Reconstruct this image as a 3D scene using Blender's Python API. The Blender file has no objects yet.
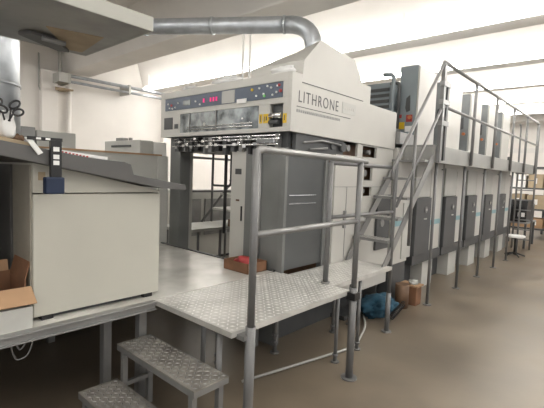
import bpy, bmesh, math, random
from mathutils import Vector, Matrix
random.seed(7)
S = bpy.context.scene
C = S.collection
PI = math.pi

# ------------------------------------------------------------------ materials
def mat(name, col, rough=0.5, metal=0.0, var=0.06, scale=6.0, bump=0.0, bscale=60.0, col2=None, detail=4.0, emit=None, estr=0.0, spec=0.5, alpha=1.0):
    m = bpy.data.materials.new(name); m.use_nodes = True
    nt = m.node_tree; b = nt.nodes['Principled BSDF']
    tc = nt.nodes.new('ShaderNodeTexCoord')
    n = nt.nodes.new('ShaderNodeTexNoise'); n.inputs['Scale'].default_value = scale; n.inputs['Detail'].default_value = detail
    nt.links.new(tc.outputs['Object'], n.inputs['Vector'])
    r = nt.nodes.new('ShaderNodeValToRGB')
    c2 = col2 if col2 else tuple(max(0, c*(1-2*var)) for c in col)
    r.color_ramp.elements[0].position = 0.3; r.color_ramp.elements[0].color = (*c2, 1)
    r.color_ramp.elements[1].position = 0.62; r.color_ramp.elements[1].color = (*col, 1)
    nt.links.new(n.outputs['Fac'], r.inputs['Fac']); nt.links.new(r.outputs['Color'], b.inputs['Base Color'])
    b.inputs['Roughness'].default_value = rough; b.inputs['Metallic'].default_value = metal
    b.inputs['Specular IOR Level'].default_value = spec
    b.inputs['Alpha'].default_value = alpha
    if bump:
        n2 = nt.nodes.new('ShaderNodeTexNoise'); n2.inputs['Scale'].default_value = bscale
        nt.links.new(tc.outputs['Object'], n2.inputs['Vector'])
        bp = nt.nodes.new('ShaderNodeBump'); bp.inputs['Strength'].default_value = bump; bp.inputs['Distance'].default_value = 0.01
        nt.links.new(n2.outputs['Fac'], bp.inputs['Height']); nt.links.new(bp.outputs['Normal'], b.inputs['Normal'])
    if emit:
        b.inputs['Emission Color'].default_value = (*emit, 1); b.inputs['Emission Strength'].default_value = estr
    return m

M = {}
M['cream'] = mat('cream_paint', (0.54, 0.53, 0.495), 0.42, var=0.03, scale=2)
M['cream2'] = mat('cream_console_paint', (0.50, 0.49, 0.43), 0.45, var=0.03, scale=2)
M['console_side_shaded'] = mat('console_paint_shaded', (0.33, 0.31, 0.26), 0.55, var=0.05)  # shade of the console's side face painted in as a darker cream
M['wall'] = mat('white_wall', (0.90, 0.87, 0.83), 0.9, var=0.03, scale=1.2)
M['ceil'] = mat('white_ceiling', (0.9, 0.88, 0.85), 0.9, var=0.02, scale=1)
M['beam'] = mat('concrete_beam', (0.85, 0.83, 0.8), 0.9, var=0.03, scale=1.5)
M['galv'] = mat('galvanised_steel', (0.52, 0.55, 0.58), 0.38, 0.75, var=0.1, scale=9)
M['rail'] = mat('grey_rail_paint', (0.19, 0.19, 0.19), 0.36, 0.2, var=0.06, scale=8)
M['railshine'] = mat('worn_rail_steel', (0.30, 0.30, 0.295), 0.3, 0.5, var=0.06, scale=8)
M['steel'] = mat('grey_steel', (0.30, 0.30, 0.295), 0.42, 0.5, var=0.1, scale=5)
M['deckedge'] = mat('walkway_steel', (0.36, 0.36, 0.345), 0.4, 0.45, var=0.08, scale=3)
M['plate'] = mat('tread_plate', (0.68, 0.67, 0.64), 0.34, 0.4, scale=4, col2=(0.50, 0.49, 0.46), detail=8)
M['lug'] = mat('pale_plate_lugs', (0.92, 0.91, 0.88), 0.3, 0.35, var=0.1, scale=10)  # lugs set paler than the plate so the pattern shows
M['oldplate'] = mat('dirty_tread_plate', (0.36, 0.34, 0.31), 0.42, 0.4, scale=9, col2=(0.2, 0.19, 0.17), detail=8)
M['sheet'] = mat('smooth_sheet_floor', (0.72, 0.71, 0.67), 0.22, 0.1, scale=2.2, col2=(0.48, 0.47, 0.43), detail=7)
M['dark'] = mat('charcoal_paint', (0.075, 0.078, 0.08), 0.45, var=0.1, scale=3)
M['mesh'] = mat('dark_guard_panel', (0.105, 0.11, 0.11), 0.38, 0.2, var=0.08, scale=2)
M['darkcol'] = mat('grey_column_paint', (0.19, 0.195, 0.19), 0.45, var=0.08, scale=3)
M['blue'] = mat('blue_grey_paint', (0.25, 0.29, 0.31), 0.45, var=0.06, scale=3)
M['towerdark'] = mat('tower_grey_paint', (0.20, 0.215, 0.22), 0.45, var=0.06, scale=3)
M['panelblue'] = mat('slate_control_panel', (0.10, 0.125, 0.17), 0.4, var=0.05)
M['black'] = mat('black_plastic', (0.015, 0.015, 0.016), 0.4, var=0.1)
M['desk'] = mat('desk_grey', (0.105, 0.103, 0.10), 0.5, var=0.05, scale=5)
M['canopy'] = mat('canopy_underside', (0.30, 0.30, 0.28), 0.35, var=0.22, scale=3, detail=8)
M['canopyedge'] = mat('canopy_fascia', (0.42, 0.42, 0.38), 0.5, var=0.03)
M['tan'] = mat('tan_board', (0.42, 0.33, 0.22), 0.8, var=0.08)
M['card'] = mat('cardboard', (0.43, 0.27, 0.155), 0.85, var=0.06, scale=5)
M['carddark'] = mat('brown_box_card', (0.26, 0.13, 0.07), 0.85, var=0.15, scale=5)
M['white'] = mat('white_plastic', (0.8, 0.8, 0.78), 0.5, var=0.02)
M['paper'] = mat('paper_sheet', (0.85, 0.84, 0.82), 0.85, var=0.02)
M['red'] = mat('red_ink', (0.42, 0.05, 0.05), 0.6, var=0.05)
M['pink'] = mat('lit_pink_digits', (0.8, 0.05, 0.25), 0.5, emit=(1, 0.08, 0.3), estr=0.25)
M['yellow'] = mat('yellow_sticker', (0.75, 0.5, 0.03), 0.5, var=0.05)
M['orange'] = mat('orange_knob', (0.55, 0.18, 0.07), 0.45, var=0.05)
M['green'] = mat('green_light', (0.2, 0.6, 0.2), 0.5)
M['teal'] = mat('teal_stripe', (0.25, 0.42, 0.46), 0.5, var=0.04)
M['cloth'] = mat('teal_blue_cloth', (0.02, 0.075, 0.12), 0.95, var=0.2, scale=12, bump=0.4)
M['navy'] = mat('navy_plastic', (0.008, 0.02, 0.055), 0.5, var=0.1)
M['glass'] = mat('painted_reflection_glass', (0.50, 0.54, 0.55), 0.12, 0.6, scale=9, col2=(0.07, 0.08, 0.085), detail=6)  # pale mottling paints reflections into the glass colour
M['chrome'] = mat('bright_rollers', (0.8, 0.8, 0.8), 0.15, 1.0, var=0.1, scale=12)
M['film'] = mat('white_film', (0.8, 0.8, 0.79), 0.4, var=0.06, scale=9)
M['ltgrey'] = mat('light_grey_paint', (0.50, 0.50, 0.47), 0.5, var=0.05, scale=3)
M['tube'] = mat('fluorescent_tube', (1, 1, 1), 0.5, emit=(1.0, 0.97, 0.92), estr=17.0)
M['brownmetal'] = mat('rusty_brown', (0.16, 0.09, 0.05), 0.6, var=0.2, scale=10)
# floor
def floor_mat():
    m = mat('polished_concrete', (0.215, 0.175, 0.130), 0.33, 0.0, scale=0.8, col2=(0.115, 0.092, 0.068), detail=9, bump=0.05, bscale=8)
    nt = m.node_tree; b = nt.nodes['Principled BSDF']
    n = nt.nodes.new('ShaderNodeTexNoise'); n.inputs['Scale'].default_value = 1.6; n.inputs['Detail'].default_value = 6
    tc = [x for x in nt.nodes if x.type == 'TEX_COORD'][0]
    nt.links.new(tc.outputs['Object'], n.inputs['Vector'])
    mr = nt.nodes.new('ShaderNodeMapRange'); mr.inputs['To Min'].default_value = 0.22; mr.inputs['To Max'].default_value = 0.5
    nt.links.new(n.outputs['Fac'], mr.inputs['Value']); nt.links.new(mr.outputs['Result'], b.inputs['Roughness'])
    return m
M['floor'] = floor_mat()

# ------------------------------------------------------------------ mesh builder
class MB:
    def __init__(s): s.bm = bmesh.new(); s.mats = []
    def mi(s, m):
        if m is None: return 0
        if m not in s.mats: s.mats.append(m)
        return s.mats.index(m)
    def faces(s, vs, fs, m=None, smooth=False):
        i = s.mi(m); bv = [s.bm.verts.new(v) for v in vs]
        for f in fs:
            try:
                q = s.bm.faces.new([bv[k] for k in f]); q.material_index = i; q.smooth = smooth
            except ValueError: pass
        return bv
    def box(s, x0, x1, y0, y1, z0, z1, m=None):
        v = [(x, y, z) for z in (z0, z1) for y in (y0, y1) for x in (x0, x1)]
        s.faces(v, [(0,2,3,1), (4,5,7,6), (0,1,5,4), (2,6,7,3), (0,4,6,2), (1,3,7,5)], m); return s
    def prism(s, poly, a0, a1, axis='y', m=None):   # polygon in the two other axes, extruded along axis
        def P(p, a): return {'y': (p[0], a, p[1]), 'x': (a, p[0], p[1]), 'z': (p[0], p[1], a)}[axis]
        n = len(poly); v = [P(p, a0) for p in poly] + [P(p, a1) for p in poly]
        f = [tuple(range(n)), tuple(range(2*n-1, n-1, -1))] + [(i, i+n, (i+1) % n + n, (i+1) % n) for i in range(n)]
        s.faces(v, f, m); return s
    def loft(s, A, B, m=None):
        n = len(A); f = [tuple(range(n)), tuple(range(2*n-1, n-1, -1))] + [(i, i+n, (i+1) % n + n, (i+1) % n) for i in range(n)]
        s.faces(list(A)+list(B), f, m); return s
    def tube(s, pts, r, seg=12, m=None, closed=False, fillet=0.0):
        P = [Vector(p) for p in pts]
        if fillet and len(P) > 2:
            Q = [P[0]]
            for i in range(1, len(P)-1):
                a = (P[i-1]-P[i]); b = (P[i+1]-P[i]); d = min(fillet, a.length*0.45, b.length*0.45)
                A = P[i]+a.normalized()*d; B = P[i]+b.normalized()*d
                for k in range(6):
                    t = k/5; Q.append((1-t)**2*A + 2*t*(1-t)*P[i] + t*t*B)
            Q.append(P[-1]); P = Q
        i0 = s.mi(m); rings = []
        up = None; N = len(P)
        for i, p in enumerate(P):
            if closed: d = P[(i+1) % N]-P[i-1]
            else: d = P[min(i+1, N-1)]-P[max(i-1, 0)]
            d.normalize()
            if up is None:
                up = Vector((0,0,1)) if abs(d.z) < 0.9 else Vector((1,0,0))
            u = up - d*up.dot(d)
            if u.length < 1e-4: u = d.orthogonal()
            u.normalize(); up = u; w = d.cross(u)
            rr = r[i] if isinstance(r, (list, tuple)) else r
            rings.append([s.bm.verts.new(p + (u*math.cos(2*PI*k/seg) + w*math.sin(2*PI*k/seg))*rr) for k in range(seg)])
        R = range(N) if closed else range(N-1)
        for i in R:
            a, b = rings[i], rings[(i+1) % N]
            for k in range(seg):
                q = s.bm.faces.new((a[k], a[(k+1) % seg], b[(k+1) % seg], b[k])); q.smooth = True; q.material_index = i0
        if not closed:
            for q, rg in ((0, rings[0]), (1, rings[-1])):
                f = s.bm.faces.new(rg[::-1] if q == 0 else rg); f.material_index = i0
        return s
    def cyl(s, c, r, h, axis='z', seg=20, m=None):
        d = {'x': (h,0,0), 'y': (0,h,0), 'z': (0,0,h)}[axis]
        return s.tube([c, (c[0]+d[0], c[1]+d[1], c[2]+d[2])], r, seg, m)
    def build(s, name, m=None, parent=None, bevel=0.0, label=None, cat=None, group=None, kind=None):
        if parent is not None and name in SPLIT:
            seen = set(); isl = []
            for v in s.bm.verts:
                if v in seen: continue
                st = [v]; seen.add(v); cur = []
                while st:
                    a = st.pop(); cur.append(a)
                    for e in a.link_edges:
                        o2 = e.other_vert(a)
                        if o2 not in seen: seen.add(o2); st.append(o2)
                isl.append(cur)
            if len(isl) > 1:
                first = None
                for cur in isl:
                    nb = MB(); nb.mats = []
                    ix = {v: k for k, v in enumerate(cur)}; nv = [nb.bm.verts.new(v.co) for v in cur]; fs = set()
                    for v in cur: fs.update(v.link_faces)
                    for f in fs:
                        q = nb.bm.faces.new([nv[ix[v]] for v in f.verts]); q.smooth = f.smooth
                        q.material_index = nb.mi(s.mats[f.material_index]) if s.mats else 0
                    if s.mats == [None]: nb.mats = [None]
                    o = nb.build_one(name, m, parent, bevel, label, cat, group, kind)
                    first = first or o
                s.bm.free(); return first
        return s.build_one(name, m, parent, bevel, label, cat, group, kind)
    def build_one(s, name, m=None, parent=None, bevel=0.0, label=None, cat=None, group=None, kind=None):
        bmesh.ops.recalc_face_normals(s.bm, faces=s.bm.faces[:])
        me = bpy.data.meshes.new(name)
        off = Vector(LOC.get(parent.name, (0,0,0))) if parent else None
        if parent is None:
            cs = [v.co for v in s.bm.verts]
            off = Vector(((min(c.x for c in cs)+max(c.x for c in cs))/2, (min(c.y for c in cs)+max(c.y for c in cs))/2, min(c.z for c in cs)))
        bmesh.ops.translate(s.bm, verts=s.bm.verts[:], vec=-off)
        s.bm.to_mesh(me); s.bm.free()
        ms = [M[x] for x in s.mats] if s.mats and s.mats != [None] else []
        if not ms: ms = [M[m]]
        for x in ms: me.materials.append(x)
        o = bpy.data.objects.new(name, me); C.objects.link(o)
        if parent: o.parent = parent; LOC[o.name] = tuple(off)
        else: o.location = off; LOC[o.name] = tuple(off)
        if bevel:
            b = o.modifiers.new('bevel', 'BEVEL'); b.width = bevel; b.segments = 2; b.limit_method = 'ANGLE'
        if label: o['label'] = label
        if cat: o['category'] = cat
        if group: o['group'] = group
        if kind: o['kind'] = kind
        return o
LOC = {}
SPLIT = {'bracket','warning_sticker','badge','seam_ring','brace','button','lit_display','indicator_lamp','clamp_ring','beam_and_shade_skirt','clamp','fascia','tread','support_post','foot','vial','red_print','corner_post','chrome_strip','vent_grille','panel_seam','notice','door','cap','control_knob','louvre','window_frame','white_label','railing','leg','side_panel','teal_stripe','mechanism','label_plate','chrome_bar','front_frame','pipe','hanging_pipework','air_hose','body_panel','tray_wall','small_print','badge_print','rollers','body','fascia','knee_panel','dial','switch','top_cover','carton','blade','tray'}
def thing(name, label, cat, loc=(0,0,0), group=None):
    o = bpy.data.objects.new(name, None); C.objects.link(o); o.location = loc; o.empty_display_size = 0.1
    LOC[o.name] = tuple(loc); o['label'] = label; o['category'] = cat
    if group: o['group'] = group
    return o
def kids(o): return [c for c in bpy.data.objects if c.parent == o]
def dup(o, loc, label, parent=None):
    def cp(a, p):
        c = a.copy(); C.objects.link(c); c.parent = p
        for k in kids(a): cp(k, c)
        return c
    c = cp(o, parent); c.location = loc; c['label'] = label; LOC[c.name] = tuple(loc)
    return c
def struct(mb, name, m, bevel=0): return mb.build(name, m, kind='structure', bevel=bevel)
def textmesh(txt, size, m, name, parent, origin, xs=1.0, axis='side', bold=0.0, space=1.0):
    cu = bpy.data.curves.new(name, 'FONT'); cu.body = txt; cu.size = size; cu.extrude = 0.0012; cu.offset = bold; cu.space_character = space
    t = bpy.data.objects.new('tmp', cu); C.objects.link(t)
    dg = bpy.context.evaluated_depsgraph_get(); me = bpy.data.meshes.new_from_object(t.evaluated_get(dg))
    bpy.data.objects.remove(t)
    off = Vector(LOC.get(parent.name, (0,0,0))); ox, oy, oz = origin
    for v in me.vertices:
        x, y, z = v.co
        v.co = Vector((ox + x*xs, oy - z, oz + y)) - off
    me.name = name; me.materials.clear(); me.materials.append(M[m])
    o = bpy.data.objects.new(name, me); C.objects.link(o); o.parent = parent; LOC[o.name] = tuple(off)
    return o

def lugs(mb, x0, x1, y0, y1, z, pitch=0.05, m='lug'):
    # raised tear-drop lugs of the tread plate, alternating diagonal
    i = 0; y = y0 + pitch*0.5
    while y < y1 - pitch*0.3:
        j = 0; x = x0 + pitch*0.5
        while x < x1 - pitch*0.3:
            a = PI/4 if (i+j) % 2 else -PI/4
            L = pitch*0.44; w = pitch*0.16; ca, sa = math.cos(a), math.sin(a); h = 0.005
            ring = [(-L, 0), (0, -w), (L, 0), (0, w)]
            vs = [(x+p*ca-q*sa, y+p*sa+q*ca, z) for p, q in ring] + [(x, y, z+h)]
            mb.faces(vs, [(0,1,4), (1,2,4), (2,3,4), (3,0,4)], m)
            x += pitch; j += 1
        y += pitch; i += 1

# ------------------------------------------------------------------ camera
VX = (636-272, 187-204); VY = (-185-272, 155-204)
F = math.sqrt(-(VX[0]*VY[0]+VX[1]*VY[1]))
ex = Vector((VX[0], VX[1], F)).normalized(); ey = Vector((VY[0], VY[1], F)).normalized(); ez = ex.cross(ey)
EYE = 1.75
cam = bpy.data.cameras.new('camera'); co = bpy.data.objects.new('camera', cam); C.objects.link(co); S.camera = co
cam.sensor_width = 36; cam.lens = F/544*36; cam.clip_start = 0.05; cam.clip_end = 100
right = Vector((ex.x, ey.x, ez.x)); down = Vector((ex.y, ey.y, ez.y)); fwd = Vector((ex.z, ey.z, ez.z))
mw = Matrix((( right.x, -down.x, -fwd.x, 0), (right.y, -down.y, -fwd.y, 0), (right.z, -down.z, -fwd.z, EYE), (0,0,0,1)))
co.matrix_world = mw

# ------------------------------------------------------------------ setting
struct(MB().box(-5, 21, -5, 12, -0.1, 0), 'floor', 'floor')
struct(MB().box(-5, 21, 11.8, 12, 0, 5.2), 'wall_back', 'wall')
struct(MB().box(20.8, 21, -5, 11.8, 0, 5.2), 'wall_right', 'wall')
struct(MB().box(-5, 21, -5, 12, 5.0, 5.2), 'ceiling', 'ceil')
k = 0
for i in range(-3, 7):
    x = 4.55 + 2.4*i
    if x > 20: continue
    k += 1
    struct(MB().prism([(x, 4.2), (x+0.62, 4.2), (x+0.85, 5.0), (x-0.23, 5.0)], -5, 11.8), 'trim_%d' % k, 'beam', 0.02)
# thin rib between beams (grey line on the deck)
for i in range(-2, 6):
    k += 1; x = 5.95 + 2.4*i
    struct(MB().box(x-0.05, x+0.05, -5, 11.8, 4.88, 5.0), 'trim_%d' % k, 'beam', 0.01)
# wall pilaster and trims on the back wall
for xa, xb in ((3.95, 4.35), (7.6, 8.0), (11.5, 11.9)):
    k += 1
    struct(MB().box(xa, xb, 11.62, 11.8, 0, 4.2), 'trim_%d' % k, 'wall', 0.01)
# wall cladding joints at right end: big window frame-like panel
k += 1
struct(MB().box(20.74, 20.8, -5, 11.8, 3.05, 3.25), 'trim_%d' % k, 'beam')

# fluorescent rows (lamps); nearest and short ones are unseen, there for added light
names = ['nearest, unseen, kept for frontal light', 'passing behind the press hood', 'crossing above the first printing tower',
         'crossing above the middle printing towers', 'crossing above the end of the walkway', 'farthest from the camera', 'unseen short row added to brighten the console side', 'unseen short row added to brighten the nearest landing']
for j, i in enumerate((-2, 1, 2, 3, 4, 5, -1, 0)):
    x = 4.45 + 2.4*i
    ye = 11.5 if i not in (-1, 0) else (1.6 if i == -1 else 0.9)  # short rows stop out of view, added to brighten the near end
    lamp = thing('fluorescent_light_row', 'long white fluorescent light row under the ceiling, ' + names[j], 'ceiling light', (x, 4.5, 4.16), 'fluorescent light rows')
    MB().box(x-0.035, x+0.035, -4, ye, 4.2, 4.26).build('housing', 'white', lamp)
    for yy in (-3.9, -1.2, 0.8, 3.2, 7.2, 11.3):
        if yy < ye: MB().box(x-0.012, x+0.012, yy, yy+0.03, 4.26, 5.0).build('hanger', 'white', lamp)
    for dx in (-0.07, 0.07): MB().cyl((x+dx, -3.95, 4.165), 0.03, ye+3.9, 'y', 8).build('tube', 'tube', lamp)

# pipes on the back wall
t = thing('wall_pipe_run', 'pair of horizontal silver pipes along the top of the white back wall', 'pipe', (6, 11.5, 3.9))
MB().tube([(4.3, 11.3, 4.08), (12, 11.3, 4.08)], 0.045, m='galv').build('pipe', 'galv', t)
MB().tube([(4.3, 11.3, 3.93), (12, 11.3, 3.93)], 0.035, m='galv').build('pipe', 'galv', t)
b = MB()
for x in (4.5, 6.2, 8, 10): b.box(x-0.03, x+0.03, 11.24, 11.8, 3.87, 4.14)
b.box(4.22, 4.45, 11.2, 11.8, 3.88, 4.12)
b.build('bracket', 'ltgrey', t)
MB().tube([(4.33, 11.42, 4.15), (4.33, 11.42, 4.6), (4.33, 11.42, 5.0)], 0.05).build('pipe', 'ltgrey', t)
MB().tube([(4.66, 11.7, 0), (4.66, 11.7, 3.85)], 0.06).build('downpipe', 'wall', None, label='white vertical pipe down the back wall beneath the pipe bracket', cat='pipe')
MB().tube([(3.92, 11.72, 4.6), (3.92, 11.72, 3.7), (4.1, 11.72, 3.5), (4.1, 11.72, 2.2)], 0.02, fillet=0.1).build('wall_conduit', 'ltgrey', None, label='thin grey conduit bending down the left part of the back wall', cat='pipe')
t = thing('wall_lamp', 'small shaded lamp on the back wall under the pipe bracket', 'lamp', (4.4, 11.5, 3.75))
MB().prism([(11.8, 3.83), (11.2, 3.72), (11.2, 3.68), (11.8, 3.72)], 4.28, 4.58, 'x').build('shade', 'tan', t, 0.005)
# hanging rods left of hood
for x, lab in ((5.71, 'left one of two thin white rods hanging from the ceiling behind the control header'), (5.9, 'right one of two thin white rods hanging from the ceiling behind the control header')):
    b = MB().tube([(x, 6, 3.0), (x, 6, 4.99)], 0.022, 8); b.box(x-0.06, x+0.06, 5.94, 6.06, 4.94, 5.0); b.box(x-0.05, x+0.05, 5.95, 6.05, 2.95, 3.0)
    b.build('hanging_rod', 'white', None, label=lab, cat='rod', group='hanging rods')

# ------------------------------------------------------------------ extraction duct and vertical duct
d = thing('extraction_duct', 'round galvanised extraction duct running from the press hood past the canopy', 'duct', (3.45, 2.9, 3.3))
A = Vector((3.80, 3.02, 3.47)); B = Vector((2.8, 4.7, 3.5)); D = (B-A)
end = B + D*1.2
MB().tube([tuple(end), tuple(B), tuple(A + D*0.10)], 0.095, 20).build('straight_pipe', 'galv', d)
pts = []
top = A + D*0.10; bot = Vector((3.82, 2.86, 3.14))
cn = Vector((3.84, 2.86, 3.47))
for q in range(9):
    tt = q/8; pts.append(tuple((1-tt)**2*top + 2*tt*(1-tt)*cn + tt*tt*bot))
MB().tube(pts, 0.098, 20).build('elbow', 'galv', d)
b = MB()
for f in (0.10, 0.55, 1.0, 1.5):
    p = A+D*f; q = p + D.normalized()*0.03; b.tube([tuple(p), tuple(q)], 0.103, 20)
b.tube([pts[-1], (pts[-1][0], pts[-1][1], pts[-1][2]+0.03)], 0.11, 20)
b.build('clamp_ring', 'galv', d)
d = thing('vertical_duct', 'wide galvanised vertical duct behind the desk at the left edge', 'duct', (1.08, 4.5, 0.77))
b = MB()
b.cyl((1.06, 4.5, 0.77), 0.27, 4.23, 'z', 32)
b.build('shell', 'galv', d)
b = MB()
for z in (1.9, 2.45, 3.0, 3.6): b.cyl((1.06, 4.5, z), 0.278, 0.03, 'z', 32)
b.build('seam_ring', 'galv', d)

# ------------------------------------------------------------------ raised platform with smooth floor
PZ = 0.77
t = thing('raised_platform', 'raised platform with smooth grey sheet floor and steel channel edge carrying the console', 'platform', (1.0, 3.5, 0))
MB().box(-2, 1.64, 2.62, 4.95, PZ-0.03, PZ, None).box(1.64, 3.0, 2.62, 4.95, PZ-0.03, PZ).build('deck_sheet', 'sheet', t)
b = MB().box(-2, 1.64, 2.57, 2.62, PZ-0.05, PZ-0.008); b.box(-2, 1.64, 2.555, 2.62, PZ-0.010, PZ+0.002); b.box(-2, 1.64, 2.555, 2.62, PZ-0.058, PZ-0.048)
b.build('edge_channel', 'steel', t, bevel=0.003)
MB().box(3.0, 3.03, 2.62, 4.95, PZ-0.10, PZ+0.012).build('edge_trim', 'dark', t)
for x, y in ((0.3, 2.7), (1.40, 2.85), (1.60, 2.7), (2.9, 2.75), (2.9, 4.8), (0.6, 4.8), (1.5, 4.2), (2.2, 4.8)):
    MB().box(x-0.03, x+0.03, y-0.03, y+0.03, 0, PZ-0.03).build('leg', 'steel', t)
b = MB().box(-2, 2.9, 3.9, 3.95, 0.55, 0.74); b.box(-2, 2.9, 4.85, 4.9, 0.0, 0.74); b.build('beam_and_shade_skirt', 'dark', t)  # tall rear sheet is a dark skirt, added as shade under the deck
b = MB()
pp = [(0.62+0.06*math.sin(a), 2.66, 0.56+0.1*math.cos(a)) for a in [i*0.5 for i in range(13)]]
pp2 = [(0.74, 2.68, 0.74), (0.74, 2.68, 0.64), (0.77, 2.7, 0.56), (0.83, 2.7, 0.57), (0.86, 2.7, 0.64), (0.86, 2.7, 0.74)]
b.tube(pp2, 0.005, 6, fillet=0.03); b.tube([(0.81, 2.67, 0.74), (0.81, 2.67, 0.66), (0.78, 2.67, 0.63), (0.76, 2.67, 0.68), (0.76, 2.67, 0.74)], 0.005, 6, fillet=0.03)
b.build('hanging_cable_loop', 'steel', None, label='pale cable loop hanging below the platform edge at lower left', cat='cable')

# ------------------------------------------------------------------ tread plate landing
LZ = PZ
t = thing('tread_plate_landing', 'bright diamond tread plate landing in front of the press, nearest the camera', 'platform', (2.35, 2.2, 0))
b = MB(); x0, x1, y0, y1 = 1.655, 3.04, 1.76, 2.61
b.box(x0, x1, y0, y1, LZ-0.012, LZ, 'plate'); lugs(b, x0+0.01, x1-0.01, y0+0.01, y1-0.01, LZ, 0.044)
b.build('tread_plate', 'plate', t)
b = MB(); b.box(x0, x1, y0, y0+0.012, LZ-0.038, LZ-0.012).box(x0, x1, y1-0.012, y1, LZ-0.038, LZ-0.012).box(x0, x0+0.012, y0+0.012, y1-0.012, LZ-0.038, LZ-0.012).box(x1-0.012, x1, y0+0.012, y1-0.012, LZ-0.038, LZ-0.012)
b.build('edge_frame', 'plate', t, bevel=0.003)
for x, y in ((1.70, 1.92), (2.0, 2.45), (2.93, 2.5), (2.25, 2.56)):
    b = MB().cyl((x, y, 0.01), 0.02, LZ-0.07, 'z', 10); b.cyl((x, y, 0), 0.045, 0.012, 'z', 12); b.cyl((x, y, 0.10), 0.03, 0.02, 'z', 6); b.cyl((x, y, 0.17), 0.03, 0.02, 'z', 6)
    b.build('leg', 'rail', t)
# second landing
t = thing('tread_plate_landing', 'smaller tread plate landing at the foot of the walkway stairs', 'platform', (3.6, 2.2, 0))
b = MB(); x0, x1, y0, y1 = 3.045, 4.20, 1.93, 2.46
b.box(x0, x1, y0, y1, LZ-0.012, LZ, 'plate'); lugs(b, x0+0.01, x1-0.01, y0+0.01, y1-0.01, LZ, 0.044)
b.build('tread_plate', 'plate', t)
b = MB(); b.box(x0, x1, y0, y0+0.012, LZ-0.038, LZ-0.012).box(x0, x1, y1-0.012, y1, LZ-0.038, LZ-0.012).box(x1-0.012, x1, y0, y1, LZ-0.038, LZ-0.012)
b.build('edge_frame', 'plate', t, bevel=0.003)
for x, y in ((3.2, 1.98), (3.8, 2.40), (4.15, 2.4), (3.6, 1.98)):
    b = MB().cyl((x, y, 0.01), 0.018, LZ-0.07, 'z', 10); b.cyl((x, y, 0), 0.04, 0.012, 'z', 12); b.cyl((x, y, 0.06), 0.028, 0.02, 'z', 6)
    b.build('leg', 'rail', t)

# ------------------------------------------------------------------ steps
t = thing('metal_steps', 'two-tread portable metal steps with worn chequer plate leading up to the landing', 'steps', (1.4, 2.2, 0))
for (x0, x1, y0, y1, z) in ((1.385, 1.648, 1.765, 2.65, 0.50), (1.115, 1.385, 1.79, 2.645, 0.25)):
    b = MB(); b.box(x0, x1, y0, y1, z-0.008, z, 'oldplate'); lugs(b, x0+0.008, x1-0.008, y0+0.008, y1-0.008, z, 0.036, 'steel')
    b.box(x0, x0+0.008, y0, y1, z-0.045, z-0.008, 'steel').box(x1-0.008, x1, y0, y1, z-0.045, z-0.008, 'steel').box(x0+0.008, x1-0.008, y0, y0+0.008, z-0.045, z-0.008, 'steel').box(x0+0.008, x1-0.008, y1-0.008, y1, z-0.045, z-0.008, 'steel')
    b.build('tread', 'oldplate', t)
    for x in (x0+0.03, x1-0.03):
        for y in (y0+0.05, y1-0.05):
            MB().box(x-0.018, x+0.018, y-0.018, y+0.018, 0, z-0.008).build('leg', 'steel', t)
b = MB().box(1.40, 1.64, 1.80, 1.83, 0.20, 0.23).box(1.40, 1.64, 2.585, 2.615, 0.20, 0.23); b.build('brace', 'steel', t)

# ------------------------------------------------------------------ railings
t = thing('guard_rail', 'grey tubular guard rail along the front edge of the nearest landing', 'railing', (2.4, 1.7, 0))
RZ = 1.885
def post(x, y, z, parent, r=0.024, sleeve=0.80, rs=0.032):
    MB().tube([(x, y, sleeve-0.02), (x, y, z)], r, 14).build('post', 'rail', parent)
    b = MB().tube([(x, y, 0.012), (x, y, sleeve)], rs, 14); b.tube([(x, y, 0), (x, y, 0.014)], 0.07, 16); b.build('post_sleeve', 'rail', parent)
post(1.757, 1.70, RZ, t); post(3.03, 1.725, RZ-0.02, t)
for x, y in ((3.03, 1.725),):
    MB().box(x-0.045, x+0.045, y-0.04, y+0.04, 0.70, 0.76).build('clamp', 'black', t)
MB().tube([(1.757, 1.70, RZ-0.02), (1.79, 1.70, RZ+0.005), (3.14, 1.73, RZ-0.01)], 0.023, 14, fillet=0.03).build('top_rail', 'railshine', t)
MB().tube([(1.757, 1.70, 1.37), (3.14, 1.73, 1.375)], 0.021, 14).build('mid_rail', 'railshine', t)
b = MB().box(1.70, 1.80, 1.70, 1.765, 0.72, 0.75).box(2.99, 3.07, 1.725, 1.77, 0.72, 0.75); b.build('bracket', 'steel', t)

t = thing('guard_rail', 'grey tubular guard rail on the smaller landing, beside the stair foot', 'railing', (3.6, 2.0, 0.77))
MB().tube([(3.05, 2.03, LZ), (3.05, 2.03, 1.86)], 0.024, 14).build('post', 'rail', t)
MB().tube([(3.05, 2.03, 1.86), (4.24, 1.99, 1.86)], 0.02, 12).build('top_rail', 'rail', t)
MB().tube([(3.05, 2.03, 1.37), (4.24, 1.99, 1.37)], 0.018, 12).build('mid_rail', 'rail', t)
b = MB().cyl((3.05, 2.03, LZ+0.003), 0.04, 0.014); b.build('foot_plate', 'steel', t)

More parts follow.
